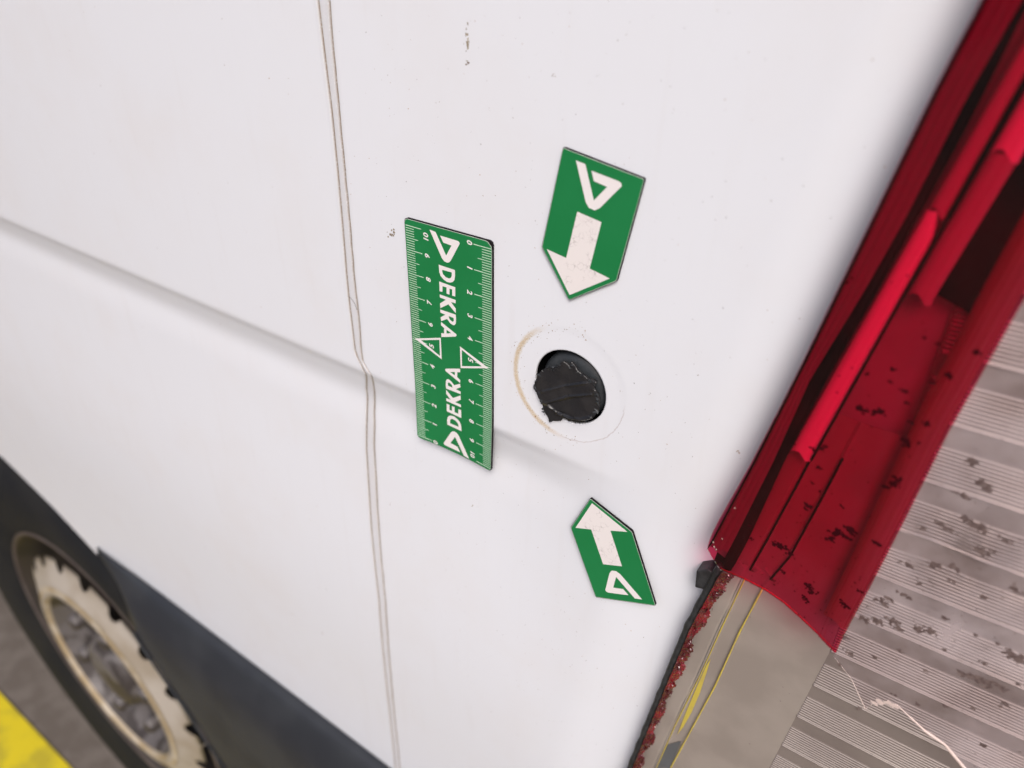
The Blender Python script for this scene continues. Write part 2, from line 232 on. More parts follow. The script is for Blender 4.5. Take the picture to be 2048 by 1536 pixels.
ASPH = noisy(mat('brown_grey_asphalt', (0.105, 0.088, 0.075), 0.85), 30, 0.7, (0.15, 0.13, 0.115), 0.0015, 250)
YPAINT = noisy(mat('yellow_road_paint', (0.56, 0.45, 0.008), 0.75), 25, 0.8, (0.36, 0.30, 0.02), 0.001, 200)

# ------------------------------------------------------------------ mesh helpers
class Root:
    def __init__(s, name, o, label=None, cat=None, kind=None):
        s.o = bpy.data.objects.new(name, None); s.o.empty_display_size = 0.02; C.objects.link(s.o)
        s.org = V(*o); s.o.location = s.org
        if label: s.o['label'] = label; s.o['category'] = cat
def mk(name, verts, faces, m, root, parent=None, smooth_=True, label=None, attr=None, kind=None):
    """verts in mm; a mesh whose local origin is its thing's origin"""
    me = bpy.data.meshes.new(name)
    o0 = root.org if root else Vector((0, 0, 0))
    me.from_pydata([tuple(V(*v) - o0) for v in verts], [], faces)
    me.materials.append(m)
    if smooth_:
        me.polygons.foreach_set('use_smooth', [True] * len(me.polygons))
    if attr is not None:
        a = me.attributes.new('dirt', 'FLOAT', 'POINT'); a.data.foreach_set('value', attr)
    me.update()
    bm = bmesh.new(); bm.from_mesh(me); bmesh.ops.remove_doubles(bm, verts=bm.verts, dist=1e-7) if len(verts) < 3000 else None
    bmesh.ops.recalc_face_normals(bm, faces=bm.faces) if len(verts) < 3000 else None
    if len(verts) < 3000: bm.to_mesh(me)
    bm.free()
    ob = bpy.data.objects.new(name, me); C.objects.link(ob)
    if parent is not None: ob.parent = parent
    elif root: ob.parent = root.o
    if label: ob['label'] = label
    if kind: ob['kind'] = kind
    return ob
def gridfaces(nu, nv, wrap=False):
    f = []
    for i in range(nu if wrap else nu - 1):
        for j in range(nv - 1):
            a = i * nv + j; b = ((i + 1) % nu) * nv + j
            f.append((a, b, b + 1, a + 1))
    return f
def rot(P, a, cx=0, cy=0):
    c, s = math.cos(a), math.sin(a)
    return [(cx + c * (x - cx) - s * (y - cy), cy + s * (x - cx) + c * (y - cy)) for x, y in P]
def prism(loops, zt, zb, zf=None):
    """polygon with holes extruded from zb to zt; zf(x,y) is added to z"""
    zf = zf or (lambda x, y: 0.0)
    vs, fs = [], []
    flat = [p for L in loops for p in L]
    tri = tessellate_polygon([[Vector((p[0], p[1], 0)) for p in L] for L in loops])
    n = len(flat)
    for p in flat: vs.append((p[0], p[1], zt + zf(*p)))
    for t in tri: fs.append(tuple(t))
    if zb is not None:
        for p in flat: vs.append((p[0], p[1], zb + zf(*p)))
        for t in tri: fs.append(tuple(n + i for i in reversed(t)))
        s = 0
        for L in loops:
            k = len(L)
            for i in range(k):
                a, b = s + i, s + (i + 1) % k
                fs.append((a, b, n + b, n + a))
            s += k
    return vs, fs
def join(parts):
    vs, fs = [], []
    for v, f in parts:
        k = len(vs); vs += list(v); fs += [tuple(i + k for i in t) for t in f]
    return vs, fs
def box(x0, x1, y0, y1, z0, z1):
    v = [(x, y, z) for x in (x0, x1) for y in (y0, y1) for z in (z0, z1)]
    return v, [(0, 1, 3, 2), (4, 6, 7, 5), (0, 4, 5, 1), (2, 3, 7, 6), (0, 2, 6, 4), (1, 5, 7, 3)]
def tube(P, r, n=8, rf=None):
    vs, fs = [], []
    P = [Vector(p) for p in P]
    for i, p in enumerate(P):
        t = (P[min(i + 1, len(P) - 1)] - P[max(i - 1, 0)]).normalized()
        a = t.cross(Vector((0, 0, 1))).normalized(); b = a.cross(t)
        rr = r * (rf(i / (len(P) - 1)) if rf else 1)
        for k in range(n):
            th = 2 * math.pi * k / n; vs.append(tuple(p + a * rr * math.cos(th) + b * rr * math.sin(th)))
    for i in range(len(P) - 1):
        for k in range(n):
            fs.append((i * n + k, i * n + (k + 1) % n, (i + 1) * n + (k + 1) % n, (i + 1) * n + k))
    fs.append(tuple(range(n))); fs.append(tuple((len(P) - 1) * n + k for k in reversed(range(n))))
    return vs, fs
def interp(L, t, k=1, j=0):
    """piecewise linear x at y (lists of (x, y))"""
    P = sorted((p[k], p[j]) for p in L)
    return float(np.interp(t, [p[0] for p in P], [p[1] for p in P]))
def resample(L, n):
    P = np.array(L, float); d = np.r_[0, np.cumsum(np.hypot(*np.diff(P[:, :2], axis=0).T))]
    t = np.linspace(0, d[-1], n); return [tuple(float(np.interp(q, d, P[:, c])) for c in range(P.shape[1])) for q in t]
def sm(t): t = min(1, max(0, t)); return t * t * (3 - 2 * t)
def smv(t): t = np.clip(t, 0, 1); return t * t * (3 - 2 * t)
def blob(cx, cy, r, zf, n=9, asp=1.0, ang=0.0):
    vs = []
    for k in range(n):
        th = 2 * math.pi * k / n; q = r * random.uniform(0.55, 1.15)
        x, y = q * math.cos(th) * asp, q * math.sin(th)
        x, y = x * math.cos(ang) - y * math.sin(ang), x * math.sin(ang) + y * math.cos(ang)
        vs.append((cx + x, cy + y, zf(cx + x, cy + y)))
    vs.append((cx, cy, zf(cx, cy) + 0.03))
    return vs, [(k, (k + 1) % n, n) for k in range(n)]

# ------------------------------------------------------------------ shape of the body side
XE = D['xe'] + [[97.7, -93], [93.5, -132], [88.5, -173], [80.0, -243], [74, -290], [60, -420]] + [[147.5, 200], [150, 300], [150, 1400]]
def xe(y): return interp(XE, y)
ys_ = np.array(sorted(p[1] for p in XE)); xs_ = np.array([interp(XE, y) for y in ys_])
def xev(y): return np.interp(y, ys_, xs_)
FT = np.linspace(0, 1.5, 200)
_sl = smv(FT / 0.22) * (1 - 0.22 * np.exp(-((FT - 0.42) / 0.07) ** 2)) * (1 - 0.25 * smv((FT - 0.4) / 0.1)) * (1 - smv((FT - 0.6) / 0.8))
FV = np.cumsum(_sl); FV = FV / FV[-1]
def panel_z(x, y):
    """height of the body side without the seam grooves (numpy arrays)"""
    x = np.asarray(x, float); y = np.asarray(y, float)
    fx = smv((75 - x) / 75)
    t = (-77 - y) / 18
    z = (-4.3 * np.interp(t, FT, FV) + 5.0 * np.exp(-((y + 250) / 130) ** 2) * smv((-77 - y) / 40)) * fx
    e = xev(y) - x
    z = z - (3.0 + 1.2 * smv((-60 - y) / 60)) * smv((22 + 14 * smv((-60 - y) / 80) - e) / (24 + 14 * smv((-60 - y) / 80))) * smv((y + 900) / 300)
    r = np.hypot(x - RX, y - RY)
    z = z - 0.10 * smv((RR + 1.5 - r) / 3.5)
    return z
SL, SR = D['seamL'], D['seamR']
sly = np.array([p[1] for p in SL][::-1]); slx = np.array([p[0] for p in SL][::-1])
sry = np.array([p[1] for p in SR][::-1]); srx = np.array([p[0] for p in SR][::-1])
def seamL(y): return np.interp(y, sly, slx)
def seamR(y): return np.interp(y, sry, srx)
ARCH = [(-1500, -780), (-1004, -780), (-990, -700), (-962, -600), (-900, -510), (-810, -435), (-730, -400)] + [(p[0] - 7, p[1] - 8) for p in D['arch']] + [(-476, -444)]

van = Root('white_van', (-300, GY, -300), 'white van side with a broken red tail lamp and a punched out round plug hole', 'van')
VO = van.org
# the paint shader reads van-local coordinates: shift the origin so that x and z match the frame above
van.org = V(0, GY, 0); van.o.location = van.org

def groove(x, y, c, wd, depth):
    return -depth * np.exp(-((x - c) / wd) ** 2)
def panel_patch(name, U, Y, xfun, extra, lab):
    """tensor grid: xfun(u, y) -> x"""
    Yg = np.array(Y); nu, ny = len(U), len(Yg)
    X = np.array([xfun(u, Yg) for u in U]); YY = np.tile(Yg, (nu, 1))
    Z = panel_z(X, YY)
    dz, dirt = extra(X, YY); Z = Z + dz
    return X, YY, Z, dirt
def lines(*segs):
    out = []
    for a, b, st in segs:
        n = max(1, int(round((b - a) / st))); out += list(np.linspace(a, b, n + 1)[:-1])
    out.append(segs[-1][1]); return out
YL = lines((-470, -430, 4), (-430, -130, 2.5), (-130, -15, 1.0), (-15, 110, 2.0), (110, 300, 10), (300, 1400, 100))
wob = lambda y: 0.35 * np.array([noise.noise(Vector((0.0, float(q) * 0.12, 3.3))) for q in np.ravel(y)]).reshape(np.shape(y))
WL = {float(y): float(wob(np.array([y]))[0]) for y in YL}
def wl(y): return np.vectorize(lambda q: WL.get(float(q), 0.0))(y)
def seam_extra(X, Y):
    l, r = seamL(Y), seamR(Y) + wl(Y)
    pinch = np.exp(-((Y + 76) / 7.0) ** 2)
    d1, d2 = X - l, X - r
    z = groove(X, Y, l, 0.46, 0.8) * (1 - 0.6 * pinch) + groove(X, Y, r, 0.55, 0.9)
    dirt = 0.9 * np.exp(-(d1 / 0.46) ** 2) + 0.85 * np.exp(-(d2 / 0.55) ** 2) + 0.15 * (np.exp(-(d1 / 1.3) ** 2) + np.exp(-(d2 / 1.5) ** 2))
    ins = ((X > l) & (X < r))
    z = z - 0.15 * ins
    dirt = dirt + 0.14 * ins
    return z, np.clip(dirt, 0, 0.95)
def emit(name, X, Y, Z, A, keep=None, label=None):
    nu, ny = X.shape
    fs = gridfaces(nu, ny)
    if keep is not None: fs = [f for f, (i, j) in zip(fs, ((i, j) for i in range(nu - 1) for j in range(ny - 1))) if keep(X[i:i + 2, j:j + 2].mean(), Y[i:i + 2, j:j + 2].mean())]
    vs = list(zip(X.ravel().tolist(), Y.ravel().tolist(), Z.ravel().tolist()))
    return mk(name, vs, fs, PAINT, van, attr=A.ravel().tolist(), label=label)
# front side panel: from the far front to just before the first groove centre
def patch(name, ufun, T, label=None, keep=None, arch=False):
    Yg = np.array(YL)
    X = np.array([ufun(t, Yg) for t in T]); Y = np.tile(Yg, (len(T), 1))
    if arch:
        ax = [p[0] for p in ARCH]; ay = [p[1] for p in ARCH]
        lo = np.where(X < -492, np.interp(X, ax, ay), -434.0 - 36.0 * smv((X + 470) / 170.0))
        top = 300.0
        Y = np.where(Y < top, top - (top - Y) * (top - lo) / (top + 470.0), Y)
    Z = panel_z(X, Y); dz, A = seam_extra(X, Y)
    return emit(name, X, Y, Z + dz, A, keep, label)
TF = lines((-985, -500, 10), (-500, -130, 6), (-130, -95, 3), (-95, -80.2, 1.2))
TF2 = list(np.linspace(0, 1, 9))
patch('side_panel', lambda t, y: t + (seamL(y) + 80.0) * float(smv((t + 330) / 200)), lines((-1500, -1008, 24), (-1008, -470, 8), (-470, -135, 6)) + lines((-125, -90, 3), (-90, -81.4, 0.8), (-81.4, -80.0, 0.14)), arch=True)
patch('seam_strip', lambda t, y: seamL(y) * (1 - t) + (seamR(y) + wl(y)) * t, list(np.linspace(0, 0.28, 9)) + list(np.linspace(0.34, 0.66, 5)) + list(np.linspace(0.72, 1, 9)), 'narrow sealing strip between two dirty grooves')
# rear panel: grid with a square left open for the round hole, closed again by a polar patch
S0, S1, T0, T1 = HX - 27, HX + 27, HY - 27, HY + 27
T0 = min(YL, key=lambda q: abs(q - T0)); T1 = min(YL, key=lambda q: abs(q - T1))
def rear_x(t, y):
    r = seamR(y) + wl(y); e = xev(y) + 3.0
    if t <= 12: return r + t
    if t <= 100:
        k = (t - 12) / (60 - 12) if t <= 60 else None
    base = RX0[t]
    b = smv((base - (-50)) / 40.0)
    a = r + 12 + (base + 62) * 1.0
    if base <= 66: return a * (1 - b) + base * b
    return 66 + (base - 66) / 60.0 * (e - 66)
RXL = lines((-62, -50, 2.5), (-50, S0, 2.5), (S0, S1, 1.0), (S1, 66, 1.0), (66, 110, 1.6), (110, 126, 0.8))
RX0 = {}
TT = lines((0, 1.4, 0.14), (1.4, 11.9, 0.9))
for i, b in enumerate(RXL): RX0[1000 + i] = b
TT2 = TT + [1000 + i for i in range(len(RXL))]
hx0, hx1 = S0 + 0.01, S1 - 0.01
patch('rear_side_panel', rear_x, TT2, keep=lambda x, y: not (hx0 < x < hx1 and T0 < y < T1))
# polar patch round the hole
bx = [b for b in RXL if S0 - 1e-6 <= b <= S1 + 1e-6]; by = [y for y in YL if T0 - 1e-6 <= y <= T1 + 1e-6]
bd = [(x, T0) for x in bx] + [(bx[-1], y) for y in by[1:]] + [(x, T1) for x in bx[-2::-1]] + [(bx[0], y) for y in by[-2:0:-1]]
rings = []
RS_ = list(np.linspace(0, 1, 34))
for k, t in enumerate(RS_):
    for (x, y) in bd:
        a = math.atan2(y - HY, x - HX); cx, cy = HX + HR * math.cos(a), HY + HR * math.sin(a)
        rings.append((x + (cx - x) * t, y + (cy - y) * t))
X = np.array([r[0] for r in rings]); Y = np.array([r[1] for r in rings]); Z = panel_z(X, Y)
dz, A = seam_extra(X, Y); Z = Z + dz
nb = len(bd)
vs_ = list(zip(X.tolist(), Y.tolist(), Z.tolist())); A = A.tolist()
for dpt, inset in ((0.25, 0.06), (0.9, 0.12)):                                  # turned-in lip of the sheet metal
    for (x, y) in bd:
        a = math.atan2(y - HY, x - HX); R_ = HR - inset; px, py = HX + R_ * math.cos(a), HY + R_ * math.sin(a)
        vs_.append((px, py, float(panel_z(px, py)) - dpt)); A.append(0.25)
nr = len(RS_) + 2
fs_ = []
for k in range(nr - 1):
    for i in range(nb):
        fs_.append((k * nb + i, k * nb + (i + 1) % nb, (k + 1) * nb + (i + 1) % nb, (k + 1) * nb + i))
mk('hole_surround', vs_, fs_, PAINT, van, attr=A)

# hole and broken plug
n = 64
hz = float(panel_z(HX, HY))
pk = [(HX + HR * 0.998 * math.cos(2 * math.pi * i / n), HY + HR * 0.998 * math.sin(2 * math.pi * i / n)) for i in range(n)]
cup = [(p[0], p[1], hz - 0.7) for p in pk] + [(p[0], p[1], hz - 16) for p in pk]
mk('hole_cup', cup, [(i, (i + 1) % n, n + (i + 1) % n, n + i) for i in range(n)] + [tuple(range(2 * n - 1, n - 1, -1))], BLACK, van)
# inner body of the plug: a ring-shaped shoulder in the hole
core = []
rad = [(13.9, -6.5), (13.6, -3.4), (12.6, -2.3), (10.5, -1.7), (8, -1.6), (0.1, -1.6)]
for r, zz in rad:
    for i in range(n):
        a = 2 * math.pi * i / n; core.append((HX + 0.1 + r * math.cos(a), HY - 0.5 + r * math.sin(a), hz + zz + 0.25 * noise.noise(Vector((math.cos(a) * 2, math.sin(a) * 2, r * .3)))))
plug = mk('broken_plug', core, [(k * n + i, k * n + (i + 1) % n, (k + 1) * n + (i + 1) % n, (k + 1) * n + i) for k in range(len(rad) - 1) for i in range(n)], PLUG2, van, label='broken black plug sitting crooked in the round hole')
# torn cap
PO = np.array(D['plug']); pc = np.array([36.5, -48.5])
ang = np.unwrap(np.arctan2(PO[:, 1] - pc[1], PO[:, 0] - pc[0])); rr_ = np.hypot(PO[:, 0] - pc[0], PO[:, 1] - pc[1])
o_ = np.argsort(np.mod(ang, 2 * np.pi)); aa = np.mod(ang, 2 * np.pi)[o_]; ra = rr_[o_]
aa = np.r_[aa[-1] - 2 * np.pi, aa, aa[0] + 2 * np.pi]; ra = np.r_[ra[-1], ra, ra[0]]
PLN = [np.array(l) for l in D['plug_lines']]
def dpl(p, L):
    best = 1e9
    for a, b in zip(L[:-1], L[1:]):
        d = b - a; t = np.clip(((p - a) @ d) / (d @ d), 0, 1); best = min(best, np.hypot(*(p - a - t * d)))
    return best
NA, NR = 220, 44; cv = []
for k in range(NR):
    t = 1 - k / (NR - 1)
    for i in range(NA):
        a = 2 * math.pi * i / NA; jag = 1 + 0.02 * noise.noise(Vector((math.cos(a) * 9, math.sin(a) * 9, 0))) + 0.025 * noise.noise(Vector((math.cos(a) * 30, math.sin(a) * 30, 5)))
        R_ = float(np.interp(a, aa, ra)) * jag * (0.985 * t ** 0.8 + 0.015)
        p = pc + R_ * np.array([math.cos(a), math.sin(a)])
        z = hz + 1.3 + 0.25 * noise.noise(Vector((p[0] * .22, p[1] * .22, 0))) + 0.06 * noise.noise(Vector((p[0] * 1.1, p[1] * 1.1, 2)))
        d0, d1, d2 = (dpl(p, L) for L in PLN)
        z += 0.75 * math.exp(-(d0 / 0.42) ** 2) + 0.9 * math.exp(-(d1 / 0.45) ** 2) + 1.0 * math.exp(-(d2 / 0.5) ** 2)
        a0, b0 = PLN[0][0], PLN[0][-1]; a1, b1 = PLN[1][0], PLN[1][-1]
        c0 = (b0[0]-a0[0])*(p[1]-a0[1])-(b0[1]-a0[1])*(p[0]-a0[0]); c1 = (b1[0]-a1[0])*(p[1]-a1[1])-(b1[1]-a1[1])*(p[0]-a1[0])
        if c0 < 0 < c1: z += 0.35 * sm(min(d0, d1) / 0.6)
        if t > 0.8: z += 0.5 * (t - 0.8) / 0.2 * (noise.noise(Vector((math.cos(a) * 6, math.sin(a) * 6, t * 3))) + 0.25)
        # lower edge of the disc dips under the torn flap
        if p[1] < -57.6: z -= 0.4
        cv.append((p[0], p[1], z))
cf = [(k * NA + i, k * NA + (i + 1) % NA, (k + 1) * NA + (i + 1) % NA, (k + 1) * NA + i) for k in range(NR - 1) for i in range(NA)]
base = len(cv)
for i in range(NA): x, y, z = cv[i]; cv.append((x * 0.97 + pc[0] * 0.03, y * 0.97 + pc[1] * 0.03, z - 1.6))
cf += [(i, base + i, base + (i + 1) % NA, (i + 1) % NA) for i in range(NA)]
mk('torn_cap', cv, cf, PLUG, van, parent=plug)
# burrs on the torn rim
bl = []
for k in range(60):
    a = random.uniform(0, 2 * math.pi); R_ = float(np.interp(a, aa, ra)) * random.uniform(0.93, 1.0)
    x, y = pc[0] + R_ * math.cos(a), pc[1] + R_ * math.sin(a)
    q = [(x + random.gauss(0, .5), y + random.gauss(0, .5), hz + 1.2 + random.uniform(0, .9)) for _ in range(4)]
    bl.append((q, [(0, 1, 2), (0, 2, 3), (0, 3, 1), (1, 3, 2)]))
v, f = join(bl); mk('torn_rim_burrs', v, f, PLUG2, van, parent=plug, smooth_=False)

# hair-thin crack in the sealing strip
hp = [(p[0], p[1], float(panel_z(p[0], p[1])) + 0.0) for p in D['hair']]
v, f = tube(resample([tuple(p) for p in hp], 12), 0.09, 5); mk('sealant_crack', v, f, SPECKD, van)

# chips and specks on the paint
psurf = lambda x, y: float(panel_z(x, y)) + 0.03
for k, (cx, cy) in enumerate(D['chips']):
    big = k < 2
    parts = []
    nbl = 18 if k == 0 else (12 if k == 1 else 4)
    for q in range(nbl):
        sx, sy = ((0.35, 3.2) if k == 0 else (1.1, 0.9) if k == 1 else (0.35, 0.45))
        parts.append(blob(cx + random.gauss(0, sx), cy + random.gauss(0, sy), random.uniform(0.25, 0.7) * (1 if big else 0.6), psurf, 7, 0.6 if k == 0 else 1))
    v, f = join(parts); mk('paint_chip', v, f, CHIP if big or k in (2,) else SPECK, van)
def specks(name, n, xr, yr, m, r0, r1, dens=None):
    parts = []
    while len(parts) < n:
        x, y = random.uniform(*xr), random.uniform(*yr)
        if x > xe(y) - 3 or math.hypot(x - HX, y - HY) < HR + 1: continue
        if dens and random.random() > dens(x, y): continue
        parts.append(blob(x, y, random.uniform(r0, r1) * random.choice((0.7, 1, 1, 1.3)), psurf, 5, random.uniform(0.7, 1.5), random.uniform(0, 3)))
    v, f = join(parts); mk(name, v, f, m, van, kind='stuff')
dn1 = lambda x, y: min(1, 0.25 + 0.75 * math.exp(-((x - 30) / 70) ** 2))
specks('dark_dirt_specks', 420, (-72, 125), (-260, 85), SPECKD, 0.06, 0.16, dn1)
specks('brown_dirt_specks', 360, (-72, 125), (-300, 85), SPECK, 0.08, 0.19, dn1)
specks('front_dirt_specks', 150, (-400, -88), (-400, 70), SPECK, 0.10, 0.26)
rr2 = lambda x, y: math.exp(-((math.hypot(x - RX, y - RY) - RR) / 2.5) ** 2) * (1 if x < RX + 6 else 0)
specks('rusty_ring_specks', 130, (5, 45), (-75, -18), SPECK, 0.10, 0.22, rr2)

# ------------------------------------------------------------------ cladding / bumper side
prof = [(-426, -3, -483), (-426, 1.0, -483), (-427.5, 3.6, -484), (-434, 6.5, -478), (-447, 11, -450), (-464, 14, -427), (-492, 15.2, -424), (-526, 15.4, -402), (-559, 15.6, -369), (-597, 15.8, -344), (-625, 16, -321), (-690, 16, -298), (-755, 16, -292), (-900, 14, -310)]
xs = [0, .012, .03, .06, .09, .12, .17, .25, .5, .75, 1]
vs_ = []
for (y, z, x0) in prof:
    for t in xs: vs_.append((x0 + t * (290 - x0), y - (3.5 * math.exp(-t * 30) if y > -440 else 0), z * (1 - 0.75 * (1 - sm((x0 + t * (290 - x0) + 470) / 90)) * sm((y + 480) / 50)) - (2.5 if t == 0 else 0.6 if t == .012 else 0)))
fs_ = gridfaces(len(prof), len(xs)); nb = len(vs_)
for (y, z, x0) in prof: vs_.append((x0 + 1, y, z - 45))
L = len(xs)
fs_ += [(i * L, (i + 1) * L, nb + i + 1, nb + i) for i in range(len(prof) - 1)]
clad = mk('bumper_corner', vs_, fs_, CLAD, van, label='dark grey plastic bumper corner behind the wheel')
# fine bead along the arch edge of the bumper
v, f = tube([(x0 + 3, y, z + 0.4) for i, (y, z, x0) in enumerate(prof[6:-1])], 1.1, 6)
mk('bumper_bead', v, f, CLAD, van, parent=clad)
# lip of the wheel arch on the white panel
lip = [(x, y, float(panel_z(x, y)) - 0.2) for x, y in resample(ARCH[1:], 60)]
vs_ = []
for (x, y, z) in lip:
    dx, dy = -633 - x, -755 - y; q = math.hypot(dx, dy); dx /= q; dy /= q
    vs_ += [(x - dx, y - dy, z + .2), (x, y, z), (x + dx * 2, y + dy * 2, z - 3), (x + dx * 2, y + dy * 2, z - 16)]
mk('wheel_arch_lip', vs_, gridfaces(60, 4), CLAD, van)
# wheel house, inner body, underside
WX, WY = -633, -755
vs_ = []
for i in range(41):
    a = math.pi * (-0.15 + 1.3 * i / 40)
    for zz in (-18, -330): vs_.append((WX + 372 * math.cos(a), WY + 372 * math.sin(a), zz))
mk('wheel_house', vs_, gridfaces(41, 2), BLACK, van)
v, f = join([box(-3200, 300, -830, 1380, -1900, -335), box(-240, 75, -830, -430, -330, -8)])
mk('inner_body', v, f, BLACK, van, smooth_=False)

# ------------------------------------------------------------------ wheel
def lathe(prof, n=120, cx=WX, cy=WY, close=False):
    vs, fs = [], []
    for r, z in prof:
        for i in range(n):
            a = 2 * math.pi * i / n; vs.append((cx + r * math.cos(a), cy + r * math.sin(a), z))
    for k in range(len(prof) - 1):
        for i in range(n): fs.append((k * n + i, k * n + (i + 1) % n, (k + 1) * n + (i + 1) % n, (k + 1) * n + i))
    return vs, fs
wheel = bpy.data.objects.new('wheel', None); wheel.empty_display_size = 0.05; C.objects.link(wheel); wheel.parent = van.o
wheel['label'] = 'dirty cream steel wheel with scalloped vent holes'
v, f = lathe([(217, -26), (217, -19), (221, -16), (229, -13), (247, -8.5), (272, -4.5), (295, -3.5), (312, -5), (326, -10), (334, -18), (338, -30), (340, -60), (340, -190), (330, -215), (300, -228), (220, -220)])
v = [(x, max(y, GY + 0.5), z) for x, y, z in v]
mk('tyre', v, f, TYRE, van, parent=wheel)
v, f = lathe([(218, -22), (219, -17), (218.5, -15), (216, -15.5), (213, -21), (210, -30), (198, -45), (196, -120), (120, -130), (1, -130)])
mk('rim_barrel', v, f, DARKRIM, van, parent=wheel)
# thin brownish ring at the rim flange
v, f = lathe([(215, -16.2), (217, -14.3), (219.5, -14.1), (221, -15.4)])
mk('rim_flange', v, f, noisy(mat('brown_rim_flange', (0.06, 0.045, 0.043), 0.5), 20, 0.6, (0.12, 0.10, 0.09)), van, parent=wheel)
# wheel disc: raised ring round the dish, cone running out to a scalloped edge
A0 = math.radians(9.5); DA = math.radians(18.6); NS = 720; disc = []
pr_ = [(128, -8, 0), (130.5, -5.5, 0), (133, -4.2, 0), (137, -4.6, 0), (142, -6.2, 0), (149, -8.4, 0), (156, -11.2, 0), (0.35, -16, 1), (0.7, -21, 1), (1.0, -26, 1), (1.0, -45, 1)]
for r, z, fl in pr_:
    for i in range(NS):
        a = 2 * math.pi * i / NS
        if fl:
            d = ((a - A0 + DA / 2) % DA) - DA / 2; s = abs(d) * 180
            Ro = 183 - (math.sqrt(max(0, 1 - (s / 10.5) ** 2)) * 14 if s < 10.5 else 0)
            R_ = 156 + (Ro - 156) * r
        else: R_ = r
        if fl: z = -11.2 - (R_ - 156) * 0.30 - (20 if z < -40 else 0)
        disc.append((WX + R_ * math.cos(a), WY + R_ * math.sin(a), z))
fs_ = [(k * NS + i, k * NS + (i + 1) % NS, (k + 1) * NS + (i + 1) % NS, (k + 1) * NS + i) for k in range(len(pr_) - 1) for i in range(NS)]
mk('wheel_disc', disc, fs_, STEEL, van, parent=wheel)
v, f = lathe([(127.5, -9.5), (129.5, -5.6), (132.3, -3.8)]); v2, f2 = lathe([(137.5, -4.1), (141, -5.2), (145, -6.0)])
v, f = join([(v, f), (v2, f2)]); mk('rust_ring', v, f, RUST, van, parent=wheel)
v, f = lathe([(128.5, -8), (124, -15), (116, -26), (106, -33), (90, -36), (62, -34), (58, -26), (52, -20), (48, -12), (40, -9), (15, -8), (0.5, -8)])
mk('hub', v, f, HUBM, van, parent=wheel)
bolt = None
for k in range(6):
    a = math.radians(15 + 60 * k); cx, cy = WX + 84 * math.cos(a), WY + 84 * math.sin(a)
    pts = [(15, -38), (15, -30), (12, -29), (11.5, -12), (8, -9), (0.3, -9)]
    if bolt is None:
        v, f = lathe(pts, 12, WX, WY); bolt = mk('wheel_bolt', v, f, HUBM, van, parent=wheel)
        bolt.location = V(84 * math.cos(a), 84 * math.sin(a), 0)
    else:
        b = bolt.copy(); C.objects.link(b); b.parent = wheel; b.location = V(84 * math.cos(a), 84 * math.sin(a), 0)

# ------------------------------------------------------------------ tail lamp
lamp = bpy.data.objects.new('tail_lamp', None); lamp.empty_display_size = 0.05; C.objects.link(lamp); lamp.parent = van.o
lamp['label'] = 'broken tail lamp with red upper lens and cracked clear lower lens'
def zl(s):       # outer lens section, s = distance behind the lens' front edge
    if s < 1.2: return 7.7 + 1.2 * math.sqrt(max(0, 1 - (1 - s / 1.2) ** 2))
    return 8.9 + 1.5 * (1 - math.exp(-(s - 1.2) / 6.0)) - 0.0006 * max(0, s - 30) ** 2
def zfl(s):      # housing floor
    return -4.0 - 0.0006 * max(0, s - 60) ** 2
RB = sorted([tuple(p) for p in D['red_bottom']]); RRt = sorted((p[1], p[0]) for p in D['red_right'])
RRt += [(60, 162.3), (100, 166.5), (140, 170.0), (260, 178)]
def xr(y): return float(np.interp(y, [p[0] for p in RRt], [p[1] for p in RRt]))
def ribs(s, W):  # low relief: a stepped bevel along both long edges of the red lens
    z = 0.0
    for c in (2.4, 3.6, 4.8, 6.2, 7.4): z += 0.07 * math.exp(-((s - c) / 0.35) ** 2)
    e = W - s
    z += 0.30 * sm((7.4 - e) / 0.5) - 0.5 * sm((0.7 - e) / 0.7)
    for c in (1.9, 3.1, 3.7, 5.4): z += 0.10 * math.exp(-((e - c) / 0.22) ** 2)
    return z
T_ = sorted(set([round(q, 4) for q in list(np.linspace(0, 0.03, 6)) + list(np.linspace(0.03, 0.22, 50)) + list(np.linspace(0.22, 0.8, 30)) + list(np.linspace(0.8, 1, 46))]))
YY_ = list(np.linspace(0, 1, 70))
vs_ = []
for t in T_:
    # bottom point of this column on the broken lower edge
    k = t * (len(RB) - 1) * 0 + t
    xb = 99.5 + t * (148.3 - 99.5); yb = float(np.interp(xb, [p[0] for p in RB], [p[1] for p in RB]))
    yb += 0.12 * noise.noise(Vector((xb * .9, 0, 0)))
    for q in YY_:
        y = yb + (240 - yb) * q ** 1.5
        x0, x1 = xe(y), xr(y)
        # blend so the bottom row follows the measured edge
        x = x0 + (x1 - x0) * t; x = x + (xb - x) * math.exp(-(y - yb) / 12.0) if y < yb + 60 else x
        s = x - x0; vs_.append((x, y, zl(t * (x1 - x0)) + ribs(t * (x1 - x0), x1 - x0)))
fs_ = gridfaces(len(T_), len(YY_))
red = mk('red_lens', vs_, fs_, REDL, van, parent=lamp)
md = red.modifiers.new('thickness', 'SOLIDIFY'); md.thickness = 0.0011; md.offset = -1
